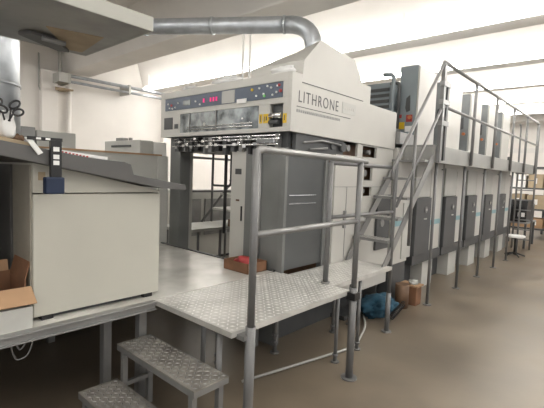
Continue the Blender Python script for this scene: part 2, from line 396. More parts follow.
# ------------------------------------------------------------------ stair to the walkway
t = thing('walkway_stairs', 'steep open metal stairs with tube handrails climbing to the upper walkway', 'stairs', (4.8, 2.1, 0.77))
def stringer(y):
    return MB().prism([(4.06, 0.775), (4.18, 0.775), (5.38, 2.00), (5.32, 2.08), (5.25, 2.03)], y-0.006, y+0.006)
stringer(1.985).build('stringer', 'railshine', t); stringer(2.44).build('stringer', 'steel', t)
for kx in range(5):
    z = 1.05 + 0.235*kx; x = 4.27 + 0.225*kx
    b = MB(); b.box(x-0.09, x+0.11, 1.993, 2.432, z-0.03, z, 'steel'); lugs(b, x-0.085, x+0.105, 2.0, 2.43, z, 0.05, 'plate'); b.build('tread', 'steel', t)
MB().tube([(4.27, 1.985, 0.40), (4.27, 1.985, 1.93), (4.33, 1.96, 2.02)], 0.022, 12).build('post', 'rail', t)
MB().tube([(4.27, 1.985, 0.012), (4.27, 1.985, 0.45)], 0.027, 12).build('post_sleeve', 'rail', t)
MB().cyl((4.27, 1.985, 0), 0.055, 0.014).build('foot_plate', 'steel', t)
MB().tube([(4.12, 1.955, 1.72), (4.14, 1.955, 1.86), (5.41, 1.955, 3.235)], 0.020, 12, fillet=0.05).build('handrail', 'rail', t)
MB().tube([(4.27, 1.96, 1.43), (5.41, 1.955, 2.65)], 0.018, 12).build('handrail', 'rail', t)
MB().tube([(4.66, 1.955, 0.95), (4.66, 1.955, 2.42)], 0.019, 12).build('post', 'rail', t)

# ------------------------------------------------------------------ upper walkway
t = thing('upper_walkway', 'long grey raised walkway with tubular railing alongside the printing towers', 'walkway', (8.8, 2.2, 2.0))
MB().box(5.34, 12.25, 1.98, 2.0, 1.965, 2.195).build('fascia', 'deckedge', t, bevel=0.004)
MB().box(5.34, 12.25, 2.0, 2.38, 2.17, 2.195).build('deck', 'steel', t)
MB().box(5.34, 5.36, 2.0, 2.38, 1.965, 2.17).box(12.23, 12.25, 2.0, 2.38, 1.965, 2.17).box(5.36, 12.23, 2.34, 2.38, 2.0, 2.17).build('fascia', 'deckedge', t)
for x in (5.62, 6.85, 8.0, 9.13, 10.2, 11.26):
    b = MB().cyl((x, 2.04, 0.012), 0.021, 2.0-0.012+0.17, 'z', 12); b.cyl((x, 2.04, 0), 0.06, 0.014, 'z', 12)
    b.build('leg', 'rail', t)
RT = 3.25
for x in (6.85, 8.13, 9.5, 10.85, 12.2):
    MB().tube([(x, 1.955, 1.98), (x, 1.955, RT)], 0.024, 12).build('post', 'rail', t)
b = MB().box(5.40, 5.47, 1.93, 1.975, 1.97, RT-0.02); b.build('post', 'rail', t)
b = MB().box(5.54, 5.60, 1.93, 1.975, 2.0, RT-0.25); b.build('post', 'dark', t)
b = MB()
for z in (2.45, 2.72, 2.95): b.box(5.38, 5.62, 1.92, 1.98, z, z+0.06)
b.build('clamp', 'steel', t)
MB().tube([(5.42, 1.955, RT), (12.2, 1.955, RT)], 0.024, 12).build('top_rail', 'railshine', t)
MB().tube([(5.42, 1.955, 2.70), (12.2, 1.955, 2.70)], 0.02, 12).build('mid_rail', 'railshine', t)
for y in (1.955, 2.36):
    MB().tube([(12.2, y, RT), (12.33, y, RT-0.06), (12.38, y, 2.2), (12.38, y, 0.0)], 0.022, 12, fillet=0.08).build('ladder_rail', 'rail', t)
for q in range(8): MB().cyl((12.38, 1.96, 0.25+0.26*q), 0.014, 0.40, 'y', 8).build('rung', 'rail', t)

# ------------------------------------------------------------------ press delivery unit
t = thing('press_delivery_unit', 'cream delivery end of a printing press with overhead control header, hood and dark guard panel', 'printing press', (3.9, 3.4, 0))
y0 = 2.45; YF = 4.56
hx0 = 2.97
# header box with cut-away front: side profile
side = [(hx0, 2.147), (hx0, 2.70), (3.118, 2.70), (3.118, 2.625), (5.19, 2.615), (5.19, 2.127), (3.91, 2.135)]
b = MB(); b.prism([(hx0, 2.147), (hx0, 2.70), (3.12, 2.70), (3.12, 2.625), (5.19, 2.61), (5.19, 2.127), (3.91, 2.135)], y0, y0+0.04, m='cream')
hdr = b.build('side_cover', 'cream', t, bevel=0.004)
# front face pieces (plane x = hx0)
b = MB(); fx = hx0
b.box(fx, fx+0.03, y0+0.04, YF, 2.62, 2.70)                # top band
b.box(fx, fx+0.03, y0+0.04, YF, 2.415, 2.47)
b.box(fx, fx+0.03, y0+0.04, YF, 2.147, 2.19)
b.box(fx, fx+0.03, 4.2, YF, 2.19, 2.415); b.box(fx, fx+0.03, y0+0.04, 2.55, 2.19, 2.415); b.box(fx, fx+0.03, 2.72, 2.87, 2.19, 2.415)
b.box(fx, fx+0.03, y0+0.04, 2.56, 2.47, 2.62); b.box(fx, fx+0.03, 4.5, YF, 2.47, 2.62)
b.build('front_frame', 'cream', t, bevel=0.003)
cp = MB().box(fx-0.006, fx+0.02, 2.56, 4.5, 2.47, 2.615).build('control_panel', 'panelblue', t)
b = MB()
rng = random.Random(3)
for (ya, za) in [(2.62, 2.58), (2.68, 2.50), (2.63, 2.52), (2.75, 2.59), (2.80, 2.52), (2.86, 2.58), (2.9, 2.51), (2.70, 2.57), (4.40, 2.50), (4.34, 2.49), (4.28, 2.50), (4.43, 2.55), (4.22, 2.55), (3.88, 2.54), (3.80, 2.50)]:
    b.cyl((fx-0.018, ya, za), 0.010, 0.014, 'x', 10, m='white')
b.build('button', 'white', cp)
b = MB()
for ya in (3.50, 3.55, 3.60, 3.72): b.box(fx-0.014, fx-0.006, ya, ya+0.024, 2.515, 2.56)
b.build('lit_display', 'pink', cp)
b = MB().cyl((fx-0.018, 2.96, 2.575), 0.014, 0.014, 'x', 10, m='yellow').cyl((fx-0.018, 2.79, 2.50), 0.014, 0.014, 'x', 10, m='green').cyl((fx-0.018, 2.58, 2.53), 0.016, 0.014, 'x', 10, m='red').cyl((fx-0.018, 2.60, 2.585), 0.013, 0.014, 'x', 10, m='red').cyl((fx-0.018, 4.36, 2.53), 0.014, 0.014, 'x', 10, m='red')
b.build('indicator_lamp', 'green', cp)
b = MB().box(fx-0.012, fx-0.006, 3.98, 4.12, 2.51, 2.57); b.build('display', 'glass', cp)
MB().box(fx-0.012, fx-0.006, 3.22, 3.42, 2.475, 2.605).build('paper_notice', 'ltgrey', cp)
MB().box(fx-0.014, fx-0.006, 3.04, 3.18, 2.455, 2.50).build('white_tag', 'paper', cp)
# viewing window with rollers behind
w = MB().box(fx+0.01, fx+0.02, 2.87, 4.2, 2.19, 2.415).build('window', 'glass', t)
b = MB().box(fx-0.004, fx+0.012, 3.52, 3.53, 2.19, 2.415).box(fx-0.004, fx+0.01, 4.0, 4.01, 2.19, 2.415); b.build('window_frame', 'steel', w)
b = MB()
for z in (2.22, 2.25): b.cyl((fx+0.0, 2.95, z), 0.008, 1.1, 'y', 8)
b.cyl((fx-0.005, 3.72, 2.27), 0.022, 0.02, 'x', 12); b.cyl((fx-0.005, 3.1, 2.30), 0.012, 0.02, 'x', 12)
b.build('chrome_bar', 'chrome', w)
MB().box(fx-0.006, fx, 4.34, 4.52, 2.24, 2.385).box(fx-0.006, fx, 4.23, 4.30, 2.245, 2.30).build('vent_grille', 'dark', t)
MB().box(fx+0.05, fx+0.06, 2.55, 2.72, 2.2, 2.415).build('recess', 'dark', t)
b = MB().cyl((fx+0.0, 2.56, 2.30), 0.03, 0.15, 'y', 12, m='chrome').cyl((fx+0.0, 2.60, 2.24), 0.02, 0.12, 'y', 12, m='dark'); b.build('rollers', 'dark', t)
b = MB().box(fx-0.003, fx, 2.725, 2.80, 2.235, 2.325, 'yellow').box(fx-0.003, fx, 2.815, 2.855, 2.235, 2.325, 'yellow').box(fx-0.003, fx, 2.50, 2.545, 2.225, 2.315, 'yellow')
b.box(fx-0.004, fx-0.003, 2.75, 2.765, 2.26, 2.30, 'dark').box(fx-0.004, fx-0.003, 2.78, 2.788, 2.25, 2.30, 'dark').box(fx-0.004, fx-0.003, 2.83, 2.84, 2.25, 2.31, 'dark').box(fx-0.004, fx-0.003, 2.52, 2.53, 2.25, 2.30, 'dark')
b.build('warning_sticker', 'yellow', t)
# top, far side, underside of header
MB().box(fx+0.03, 5.19, y0+0.04, YF, 2.58, 2.61).box(fx+0.03, 3.12, y0+0.04, YF, 2.61, 2.70).build('top_cover', 'cream', t)
MB().box(fx, 5.19, YF, YF+0.04, 2.147, 2.70).build('far_side_cover', 'cream', t)
MB().box(fx+0.03, 3.9, y0+0.04, YF, 2.15, 2.17).build('underside', 'dark', t)
# seam and script on side
MB().box(3.12, 4.28, y0-0.004, y0, 2.618, 2.626).build('seam', 'dark', t)
textmesh('LITHRONE', 0.158, 'dark', 'lettering', t, (3.065, y0-0.002, 2.432), xs=0.80, space=1.22, bold=-0.001)
MB().box(3.05, 4.02, y0-0.003, y0, 2.385, 2.392).build('underline', 'dark', t)
MB().box(3.84, 4.12, y0-0.004, y0, 2.43, 2.55).box(3.10, 3.55, y0-0.003, y0, 2.355, 2.358).build('badge', 'ltgrey', t)
b = MB(); rng = random.Random(5); x = 3.05
while x < 3.80:
    wd = rng.uniform(0.012, 0.026); b.box(x, x+wd, y0-0.003, y0, 2.335, 2.336+0.026); x += wd+0.01
b.build('small_print', 'steel', t)
b = MB()
for q in range(6): b.box(3.87+q*0.04, 3.895+q*0.04, y0-0.006, y0-0.003, 2.475, 2.505)
b.build('badge_print', 'cream', t)
# hood
hn = [(3.124, 2.61), (3.154, 2.842), (3.40, 3.085), (3.789, 3.062), (4.059, 3.045), (4.263, 2.821), (4.276, 2.615)]
nearp = [(x, y0+0.01, z) for x, z in hn]
far = [(3.10, 3.15, 2.61), (3.14, 3.15, 2.84), (3.62, 2.95, 3.10), (3.90, 3.10, 3.10), (4.06, 3.25, 3.0), (4.26, 3.25, 2.83), (4.276, 3.25, 2.615)]
MB().loft(nearp, far).build('hood', 'cream', t)
MB().cyl((3.82, 2.86, 3.0), 0.12, 0.14, 'z', 20).build('duct_collar', 'galv', t)
# film bag / tape bits on header corner
MB().box(4.276, 4.50, y0+0.03, 2.9, 2.61, 2.83).build('rear_box', 'cream', t)
# body below header
b = MB()
ya, yb = y0+0.02, y0+0.05
b.box(3.80, 4.36, ya, yb, 0.32, 1.98).box(4.25, 4.37, ya, yb, 1.98, 2.13)
b.box(4.72, 5.19, ya, yb, 0.32, 2.13).box(4.37, 4.72, ya, yb, 2.115, 2.13).box(4.37, 4.72, ya, yb, 1.87, 1.985)
b.box(4.36, 4.43, ya, yb, 0.32, 1.87).box(4.64, 4.72, ya, yb, 0.32, 1.87).box(4.43, 4.64, ya, yb, 0.32, 1.51).box(4.43, 4.64, ya, yb, 1.62, 1.70)
b.build('body_panel', 'cream', t)
MB().box(3.92, 5.19, y0+0.14, 3.6, 0.30, 2.12).build('inner_frame', 'brownmetal', t)
b = MB().box(3.8, 5.19, y0+0.07, y0+0.075, 1.70, 1.71); b.box(3.8, 5.19, y0+0.015, y0+0.02, 1.62, 1.626); b.box(4.05, 4.056, y0+0.015, y0+0.02, 0.8, 1.62); b.box(4.3, 5.19, y0+0.015, y0+0.02, 2.125, 2.131)
b.build('panel_seam', 'steel', t)
b = MB().cyl((4.02, y0-0.0, 2.06), 0.035, 0.07, 'y', 14).cyl((4.60, y0+0.05, 2.05), 0.03, 0.08, 'y', 14).cyl((4.52, y0+0.05, 1.79), 0.04, 0.08, 'y', 14).cyl((4.5, y0+0.05, 1.57), 0.025, 0.08, 'y', 14); b.build('mechanism', 'steel', t)
b = MB().box(4.78, 5.14, y0-0.01, y0+0.02, 0.80, 1.52).build('electrical_panel', 'dark', t, bevel=0.005)
b2 = MB().cyl((4.92, y0-0.02, 1.15), 0.05, 0.012, 'y', 18); b2.build('dial', 'railshine', b)
MB().box(4.0, 4.04, y0-0.004, y0+0.02, 1.15, 1.35).build('door_handle', 'steel', t)
# mechanisms under the header
b = MB()
b.box(3.05, 3.78, 2.54, 4.40, 1.97, 2.02, 'dark'); b.box(3.05, 3.10, 2.54, 4.40, 2.02, 2.15, 'dark')
rng = random.Random(11)
for q in range(14):
    y = 2.62+q*0.125; b.box(3.0, 3.05, y, y+rng.uniform(0.02, 0.07), 1.93+rng.uniform(0, 0.05), 2.10+rng.uniform(0, 0.04), rng.choice(['dark', 'steel', 'black']))
b.build('gripper_frame', 'dark', t)
b = MB()
for z, r, xx in ((2.085, 0.010, 3.02), (2.03, 0.009, 3.0), (2.12, 0.012, 3.035)):
    b.cyl((xx-0.02, 2.6, z), r, 1.75, 'y', 10)
for q in range(11):
    y = 2.7+q*0.15; b.cyl((2.965, y, 2.05+0.03*(q % 3)), 0.016, 0.05, 'x', 10); b.box(2.97, 3.0, y+0.04, y+0.09, 2.0+0.02*(q % 2), 2.03+0.02*(q % 2))
b.box(2.93, 2.97, 2.62, 2.85, 2.04, 2.075)
b.build('chrome_grippers', 'chrome', t)
b = MB(); b.cyl((3.9, 2.44, 2.06), 0.05, 0.06, 'y', 16); b.cyl((3.72, 2.46, 2.06), 0.035, 0.05, 'y', 16); b.box(3.1, 3.95, 2.48, 2.53, 1.98, 2.14); b.build('chain_guide', 'dark', t)
b = MB().tube([(3.2, 2.46, 2.06), (3.5, 2.455, 2.10), (3.85, 2.45, 2.08)], 0.012, 8); b.tube([(3.3, 2.46, 2.0), (3.6, 2.455, 2.03)], 0.012, 8); b.build('air_hose', 'railshine', t)
# guard panel, columns
g = MB().box(3.04, 3.72, 2.55, 2.58, PZ+0.01, 1.97).build('guard_panel', 'mesh', t, bevel=0.004)
MB().box(3.10, 3.55, 2.535, 2.55, 1.53, 1.538).box(3.10, 3.55, 2.535, 2.55, 1.445, 1.452).build('chrome_strip', 'chrome', g)
MB().box(3.02, 3.06, 2.53, 2.60, PZ-0.1, 2.0).box(3.70, 3.76, 2.53, 2.60, PZ-0.2, 2.0).build('corner_post', 'darkcol', t, bevel=0.004)
MB().box(3.03, 3.10, 2.6, 3.085, 0.0, 2.0).build('side_panel', 'darkcol', t)
b = MB().box(3.04, 3.14, 3.09, 3.32, 0.0, 1.97); c = b.build('cream_post', 'cream', t, bevel=0.006)
b = MB().box(3.033, 3.04, 3.16, 3.25, 1.72, 1.78, 'dark').box(3.033, 3.04, 3.13, 3.15, 1.22, 1.38, 'black').box(3.034, 3.04, 3.18, 3.23, 1.43, 1.45, 'brownmetal'); b.build('label_plate', 'dark', c)
MB().tube([(3.02, 2.86, PZ), (3.02, 2.86, 1.95)], 0.018, 10).build('vertical_pipe', 'steel', t)
MB().box(3.12, 3.28, 4.38, 4.60, 0.0, 2.15).build('far_column', 'darkcol', t, bevel=0.006)
MB().box(3.28, 3.34, 4.40, 4.56, 0.6, 2.15).build('far_column', 'ltgrey', t)
MB().box(3.2, 5.0, 2.7, 4.5, 0.0, 0.30).build('base_frame', 'dark', t)
b = MB().tube([(3.6, 4.3, 2.1), (3.6, 4.3, 1.55), (3.75, 4.1, 1.55), (3.75, 4.1, 2.1)], 0.015, 8, fillet=0.03); b.tube([(3.7, 4.15, 2.1), (3.7, 4.15, 0.9)], 0.022, 8); b.tube([(3.5, 3.8, 1.98), (3.62, 3.7, 1.85), (3.62, 3.7, 1.75)], 0.012, 8)
b.build('hanging_pipework', 'dark', t)

# plastic film on header corner
def crumple(name, c, s, m, label, cat, seed=1, amp=0.25, sub=3, parent=None):
    bm = bmesh.new(); bmesh.ops.create_icosphere(bm, subdivisions=sub, radius=1.0); r = random.Random(seed)
    from mathutils import noise
    for v in bm.verts:
        n = noise.noise(v.co*1.6+Vector((seed, 0, 0)))*amp*1.6 + noise.noise(v.co*4.5+Vector((0, seed, 0)))*amp
        v.co = v.co*(1+n); v.co = Vector((v.co.x*s[0], v.co.y*s[1], max(v.co.z, -0.75)*s[2]))
    for f in bm.faces: f.smooth = True
    mb = MB(); mb.bm.free(); mb.bm = bm
    bmesh.ops.translate(bm, verts=bm.verts[:], vec=Vector(c)+Vector((0, 0, 0.75*s[2])))
    return mb.build(name, m, parent, label=label, cat=cat)
crumple('plastic_film_bundle', (3.03, 2.62, 2.70), (0.05, 0.15, 0.045), 'film', 'crumpled white plastic film lying on the corner of the control header', 'plastic film', 3)
crumple('crumpled_wrapping', (3.04, 4.1, 2.70), (0.05, 0.14, 0.03), 'film', 'small crumpled clear wrapping on the far end of the control header', 'plastic film', 5, 0.4)
crumple('crumpled_wrapping', (3.04, 3.45, 2.70), (0.05, 0.2, 0.05), 'film', 'crumpled clear wrapping on the middle of the control header', 'plastic film', 8, 0.4)

# beyond the delivery: rear access steps seen through the opening
t = thing('rear_access_steps', 'pale grey access steps and railing beyond the press, seen through the delivery opening', 'steps', (4.6, 5.2, 0))
MB().box(3.5, 4.9, 4.75, 5.4, 0.84, 0.88).build('landing', 'ltgrey', t)
b = MB()
for x, z in ((4.75, 1.12), (4.95, 1.36), (5.15, 1.6)): b.box(x-0.25, x+0.2, 4.8, 5.4, z-0.03, z)
b.build('tread', 'ltgrey', t)
b = MB()
for x in (3.6, 4.2, 4.8):
    for y in (4.8, 5.35): b.cyl((x, y, 0), 0.022, 0.84, 'z', 8)
b.build('leg', 'rail', t)
b = MB()
for x in (4.0, 4.5, 5.1): b.tube([(x, 5.38, 0.88), (x, 5.38, 1.95)], 0.02, 8)
b.tube([(3.9, 5.38, 1.95), (5.6, 5.38, 1.95)], 0.02, 8); b.tube([(3.9, 5.38, 1.4), (5.6, 5.38, 1.4)], 0.018, 8); b.tube([(4.3, 5.40, 0.88), (5.3, 5.40, 1.9)], 0.02, 8)
b.build('railing', 'rail', t)
t = thing('rear_cabinet', 'grey machine cabinet beyond the rear access steps', 'cabinet', (4.6, 6.4, 0))
MB().box(4.3, 6.4, 6.2, 6.8, 0.05, 1.35).build('body', 'ltgrey', t, bevel=0.01)
MB().box(4.3, 6.4, 6.25, 6.75, 0, 0.05).build('plinth', 'dark', t)
MB().box(4.5, 4.9, 6.17, 6.2, 0.5, 1.2).box(5.0, 5.9, 6.17, 6.2, 0.5, 1.2).build('door', 'steel', t)
t = thing('valve_box', 'small yellow valve box hanging on the far landing leg inside the delivery opening', 'box', (4.4, 4.7, 0.9))
MB().box(4.28, 4.50, 4.60, 4.72, 0.885, 1.0).build('body', 'brownmetal', t, bevel=0.005)
MB().cyl((4.34, 4.59, 0.95), 0.03, 0.012, 'y', 10).cyl((4.43, 4.59, 0.94), 0.03, 0.012, 'y', 10).build('cap', 'yellow', t)

# ------------------------------------------------------------------ intermediate machine between hood and towers
t = thing('press_coupling_section', 'blue-grey louvred press section between the cream hood and the first tower', 'printing press', (5.5, 3.5, 0))
MB().box(5.20, 5.70, 2.62, 4.4, 0, 2.45).build('body', 'darkcol', t)
MB().box(5.76, 6.0, 2.82, 3.75, 2.4, 3.17).build('louvred_hood', 'blue', t, bevel=0.01)
b = MB()
for q in range(5): b.box(5.74, 5.76, 2.86, 3.72, 2.70+q*0.085, 2.745+q*0.085)
b.build('louvre', 'dark', t)
MB().tube([(5.63, 2.74, 2.2), (5.63, 2.74, 3.24), (5.63, 2.90, 3.25)], 0.03, 10, fillet=0.08).build('pipe', 'blue', t)
MB().tube([(5.66, 2.66, 2.2), (5.66, 2.66, 3.12), (5.66, 2.8, 3.12)], 0.025, 10, fillet=0.08).build('pipe', 'dark', t)
MB().box(5.20, 5.70, 2.39, 2.60, 2.20, 2.36).build('sill_box', 'steel', t, bevel=0.005)
MB().box(5.22, 5.72, 2.42, 2.60, 0.55, 2.15).build('side_panel', 'cream', t)
MB().box(5.50, 5.80, 2.405, 2.42, 0.60, 1.40).build('lower_panel', 'ltgrey', t)
MB().box(5.22, 5.72, 2.41, 2.42, 1.08, 1.2).build('teal_stripe', 'teal', t)
MB().box(5.22, 5.72, 2.44, 2.60, 0.0, 0.55).build('plinth', 'dark', t)

# ------------------------------------------------------------------ printing units
def unit(first_label):
    X0 = 5.73; Y0 = 2.40
    t = thing('printing_unit', first_label, 'printing press', (X0, Y0, 0), 'printing units of the press')
    def x(a): return X0+a
    MB().box(x(0.08), x(1.28), Y0+0.25, 4.4, 0.0, 0.45).build('base', 'dark', t)
    MB().box(x(0.72), x(1.15), Y0+0.06, Y0+0.25, 0.0, 0.43).build('pedestal_block', 'ltgrey', t)
    MB().box(x(0.13), x(1.28), Y0-0.01, 4.4, 0.45, 0.60).build('plinth', 'dark', t, bevel=0.004)
    MB().box(x(0.13), x(1.28), Y0+0.03, 4.4, 0.60, 2.17).build('lower_body', 'cream', t)
    MB().box(x(0.72), x(1.20), Y0, Y0+0.03, 0.61, 1.90).build('side_panel', 'cream', t, bevel=0.006)
    MB().box(x(0.13), x(0.70), Y0, Y0+0.03, 1.47, 1.94).build('upper_panel', 'ltgrey', t, bevel=0.006)
    d = MB().box(x(0.10), x(0.68), Y0-0.04, Y0+0.03, 0.60, 1.46).build('dark_door', 'dark', t, bevel=0.008)
    MB().cyl((x(0.45), Y0-0.055, 1.28), 0.05, 0.015, 'y', 18).build('dial', 'rail', d)
    MB().cyl((x(0.45), Y0-0.06, 1.28), 0.02, 0.006, 'y', 12).box(x(0.40), x(0.50), Y0-0.05, Y0-0.04, 1.13, 1.15).build('switch', 'ltgrey', d)
    MB().box(x(1.205), x(1.28), Y0+0.005, Y0+0.03, 0.60, 1.92).build('joint_strip', 'darkcol', t)
    MB().box(x(0.72), x(1.20), Y0-0.003, Y0, 1.02, 1.10).build('teal_stripe', 'teal', t)
    # tower
    MB().box(x(0.0), x(0.68), Y0+0.03, Y0+0.29, 2.17, 3.36).build('tower_core', 'towerdark', t, bevel=0.01)
    MB().box(x(0.01), x(0.68), Y0, Y0+0.03, 2.20, 3.34).build('tower_cover', 'cream', t, bevel=0.008)
    MB().box(x(0.30), x(0.95), Y0+0.40, 3.9, 2.17, 3.0).build('ink_duct_section', 'darkcol', t)
    MB().prism([(2.52, 2.94), (2.57, 2.90), (2.58, 2.76), (2.56, 2.70), (2.51, 2.72)], x(-0.012), x(0.0), 'x').build('grip_recess', 'dark', t)
    MB().cyl((x(-0.04), 2.50, 2.62), 0.026, 0.04, 'x', 14).build('orange_knob', 'orange', t)
    return t
u = unit('first printing tower, nearest the stairs, with red and yellow notices on its blue-grey face')
ulab = ['second printing tower from the stairs, just behind the double walkway post', 'third printing tower from the stairs, middle of the five',
        'fourth printing tower from the stairs, second from the far end', 'fifth printing tower, at the far end of the walkway']
for i in range(1, 5): dup(u, (5.73+1.22*i, 2.40, 0), ulab[i-1])
for c in kids(u):
    if c.name.startswith('tower_core'):
        c.data = c.data.copy(); c.data.materials[0] = M['blue']
X = 5.722
b = MB().box(X, X+0.008, 2.58, 2.67, 2.46, 2.56, 'yellow').box(X, X+0.008, 2.46, 2.57, 2.42, 2.50, 'paper').box(X, X+0.008, 2.47, 2.56, 2.56, 2.66, 'red').box(X, X+0.008, 2.59, 2.67, 2.32, 2.40, 'paper').box(X, X+0.008, 2.63, 2.68, 2.62, 2.67, 'red')
b.build('notice', 'paper', u)
t = thing('press_feeder', 'dark feeder end of the press below the far end of the walkway', 'printing press', (12, 3.2, 0))
MB().box(11.90, 12.32, 2.5, 4.2, 0, 1.9).build('body', 'darkcol', t, bevel=0.01)
MB().box(11.95, 12.25, 2.48, 2.5, 0.5, 1.5).build('side_panel', 'ltgrey', t)

# ------------------------------------------------------------------ control console on the left
t = thing('control_console', 'large cream press control console with a sloping grey desk top', 'console', (1.3, 3.1, PZ))
cx0, cx1, cy = 0.866, 1.747, 2.70
MB().prism([(cx0, PZ+0.03), (cx1, PZ+0.03), (cx1, 1.562), (cx0, 1.565)], cy, 3.6).build('cabinet_body', 'cream2', t, bevel=0.006)
MB().prism([(cx0, 1.572), (cx1, 1.57), (cx1, 1.582), (cx0, 1.765)], cy, 3.6).build('upper_fascia', 'cream2', t, bevel=0.004)
MB().box(cx0+0.05, cx1-0.03, cy+0.05, 3.55, PZ, PZ+0.03).build('kick_plinth', 'dark', t)
b = MB().box(cx0-0.01, cx0, cy+0.02, 3.04, PZ+0.03, 1.74).build('side_cover', 'console_side_shaded', t)  # darker colour stands in for shadow on this face
MB().box(cx0-0.02, cx0-0.0, 3.06, 3.6, PZ, 1.74).box(0.2, cx0-0.02, 3.55, 3.6, PZ, 1.75).build('knee_panel', 'desk', t)
MB().prism([(0.2, 1.95), (0.674, 1.872), (1.165, 1.80), (1.40, 1.785), (1.45, 1.768), (1.471, 1.70), (1.91, 1.63), (1.915, 1.59), (1.7, 1.605), (1.165, 1.700), (0.2, 1.872)], 2.60, 3.6).build('desk_top', 'desk', t, bevel=0.004)
MB().box(-0.3, 0.2, 2.7, 3.6, PZ, 1.9).build('left_pedestal', 'cream2', t)
b = MB().box(cx0+0.05, cx0+0.12, cy+0.01, cy+0.08, PZ, PZ+0.035).box(cx1-0.12, cx1-0.05, cy+0.01, cy+0.08, PZ, PZ+0.035); b.build('foot', 'black', t)
MB().box(cx0+0.03, cx0+0.07, cy-0.003, cy, 1.65, 1.70).build('yellow_sticker', 'tan', t)
# canopy
t = thing('light_canopy', 'wide grey viewing-light canopy overhead at the top left', 'light canopy', (0.6, 3.1, PZ))
cz = 2.70; X1 = 1.585; Ya = 2.60; Yb = 3.64
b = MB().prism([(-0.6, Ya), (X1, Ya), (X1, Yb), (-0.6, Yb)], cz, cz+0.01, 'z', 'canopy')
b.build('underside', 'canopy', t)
b = MB().box(-0.6, X1+0.012, Ya-0.012, Ya, cz-0.004, cz+0.095).box(X1, X1+0.012, Ya, Yb+0.012, cz-0.004, cz+0.095).box(-0.6, X1, Yb, Yb+0.012, cz-0.004, cz+0.095)
b.build('fascia', 'canopyedge', t, bevel=0.004)
MB().box(-0.6, X1, Ya, Yb, cz+0.085, cz+0.095).build('top_panel', 'canopyedge', t)
MB().prism([(1.09, 3.12), (1.45, 3.02), (1.52, 3.55), (1.40, 3.58), (1.22, 3.30)], cz-0.006, cz, 'z').build('diffuser', 'tan', t)
b = MB().prism([(1.0, 3.40), (1.05, 3.28), (1.24, 3.32), (1.42, 3.56), (1.34, 3.60)], cz-0.03, cz-0.006, 'z').build('lamp_reflector', 'desk', t, bevel=0.004)
MB().cyl((1.12, 3.28, cz-0.045), 0.018, 0.16, 'x', 10).build('tube_holder', 'steel', t)
b = MB().box(-0.55, -0.45, 3.68, 3.76, PZ, cz+0.05).box(0.1, 0.18, 3.66, 3.74, PZ, cz+0.05).box(-0.55, 0.18, 3.652, 3.70, cz, cz+0.06); b.build('support_post', 'steel', t)

# things on and around the desk
def dz(x): # desk top height at x
    P = [(0.2, 1.95), (0.674, 1.872), (1.165, 1.80), (1.40, 1.785)]
    for a, c in zip(P, P[1:]):
        if x <= c[0]: return a[1]+(c[1]-a[1])*(x-a[0])/(c[0]-a[0])
    return 1.785
MB().prism([(0.45, dz(0.45)), (0.88, dz(0.88)), (0.88, dz(0.88)+0.022), (0.45, dz(0.45)+0.03)], 2.66, 3.2).build('cream_board', 'tan', None, label='cream board lying on the upper left of the grey desk', cat='board')
sl = MB().prism([(0.96, dz(0.96)+0.001), (1.32, dz(1.32)+0.001), (1.32, dz(1.32)+0.022), (0.96, dz(0.96)+0.016)], 2.68, 3.3)
sl.build('printed_sheet_stack', 'paper', None, label='stack of white printed sheets with red print on the grey desk', cat='paper')
rs = bpy.data.objects['printed_sheet_stack']
b = MB()
for q in range(9):
    x = 1.0+q*0.022; b.box(x, x+0.013, 2.678, 2.68, dz(x)+0.004, dz(x)+0.013)
b.build('red_print', 'red', rs)
LOC[rs.name] = LOC[rs.name]
# black L shaped tool with blue pouch
t = thing('black_level_tool', 'black L-shaped tool with white vials hooked over the desk edge', 'tool', (0.93, 2.6, 1.6))
MB().box(0.80, 0.99, 2.575, 2.60, 1.885, 1.905).build('arm', 'black', t, bevel=0.002)
MB().box(0.922, 0.984, 2.570, 2.598, 1.66, 1.89).build('blade', 'black', t, bevel=0.002)
b = MB()
for z in (1.84, 1.795, 1.76): b.box(0.935, 0.968, 2.566, 2.571, z-0.014, z+0.012)
for x in (0.845, 0.895): b.box(x, x+0.025, 2.571, 2.576, 1.889, 1.901)
b.build('vial', 'white', t)
MB().box(0.886, 0.992, 2.545, 2.60, 1.575, 1.675).build('blue_case', 'navy', t, bevel=0.008)
MB().prism([(0.79, 1.895), (0.815, 1.905), (0.885, 1.815), (0.86, 1.80)], 2.583, 2.597).build('plastic_ruler', 'white', None, label='short pale plastic ruler leaning on the desk edge beside the black tool', cat='ruler')
# cup with scissors
crumple('tool_cup', (0.735, 2.70, dz(0.735)+0.03), (0.045, 0.05, 0.085), 'paper', 'crumpled white cup or wrap on the desk holding scissors', 'cup', 12, 0.15)
t = thing('scissors', 'black-handled scissors standing handles-up in the white cup', 'scissors', (0.74, 2.68, 2.0))
def loop(cx, cz, rx, rz, ang, y=2.63):
    return [(cx+rx*math.cos(a)*math.cos(ang)-rz*math.sin(a)*math.sin(ang), y, cz+rx*math.cos(a)*math.sin(ang)+rz*math.sin(a)*math.cos(ang)) for a in [2*PI*i/16 for i in range(16)]]
MB().tube(loop(0.755, 2.075, 0.030, 0.018, 0.7), 0.006, 8, closed=True).build('handle_loop', 'black', t)
MB().tube(loop(0.775, 2.035, 0.027, 0.018, 0.35, 2.638), 0.006, 8, closed=True).build('handle_loop', 'black', t)
MB().tube([(0.738, 2.635, 2.055), (0.732, 2.64, 1.98)], 0.005, 8).tube([(0.75, 2.635, 2.028), (0.728, 2.645, 1.98)], 0.005, 8).build('blade', 'black', t)
t = thing('scissors', 'second pair of black scissors at the very left edge of the desk', 'scissors', (0.69, 2.66, 2.0))
MB().tube(loop(0.70, 2.045, 0.026, 0.018, -0.5, 2.65), 0.006, 8, closed=True).build('handle_loop', 'black', t)
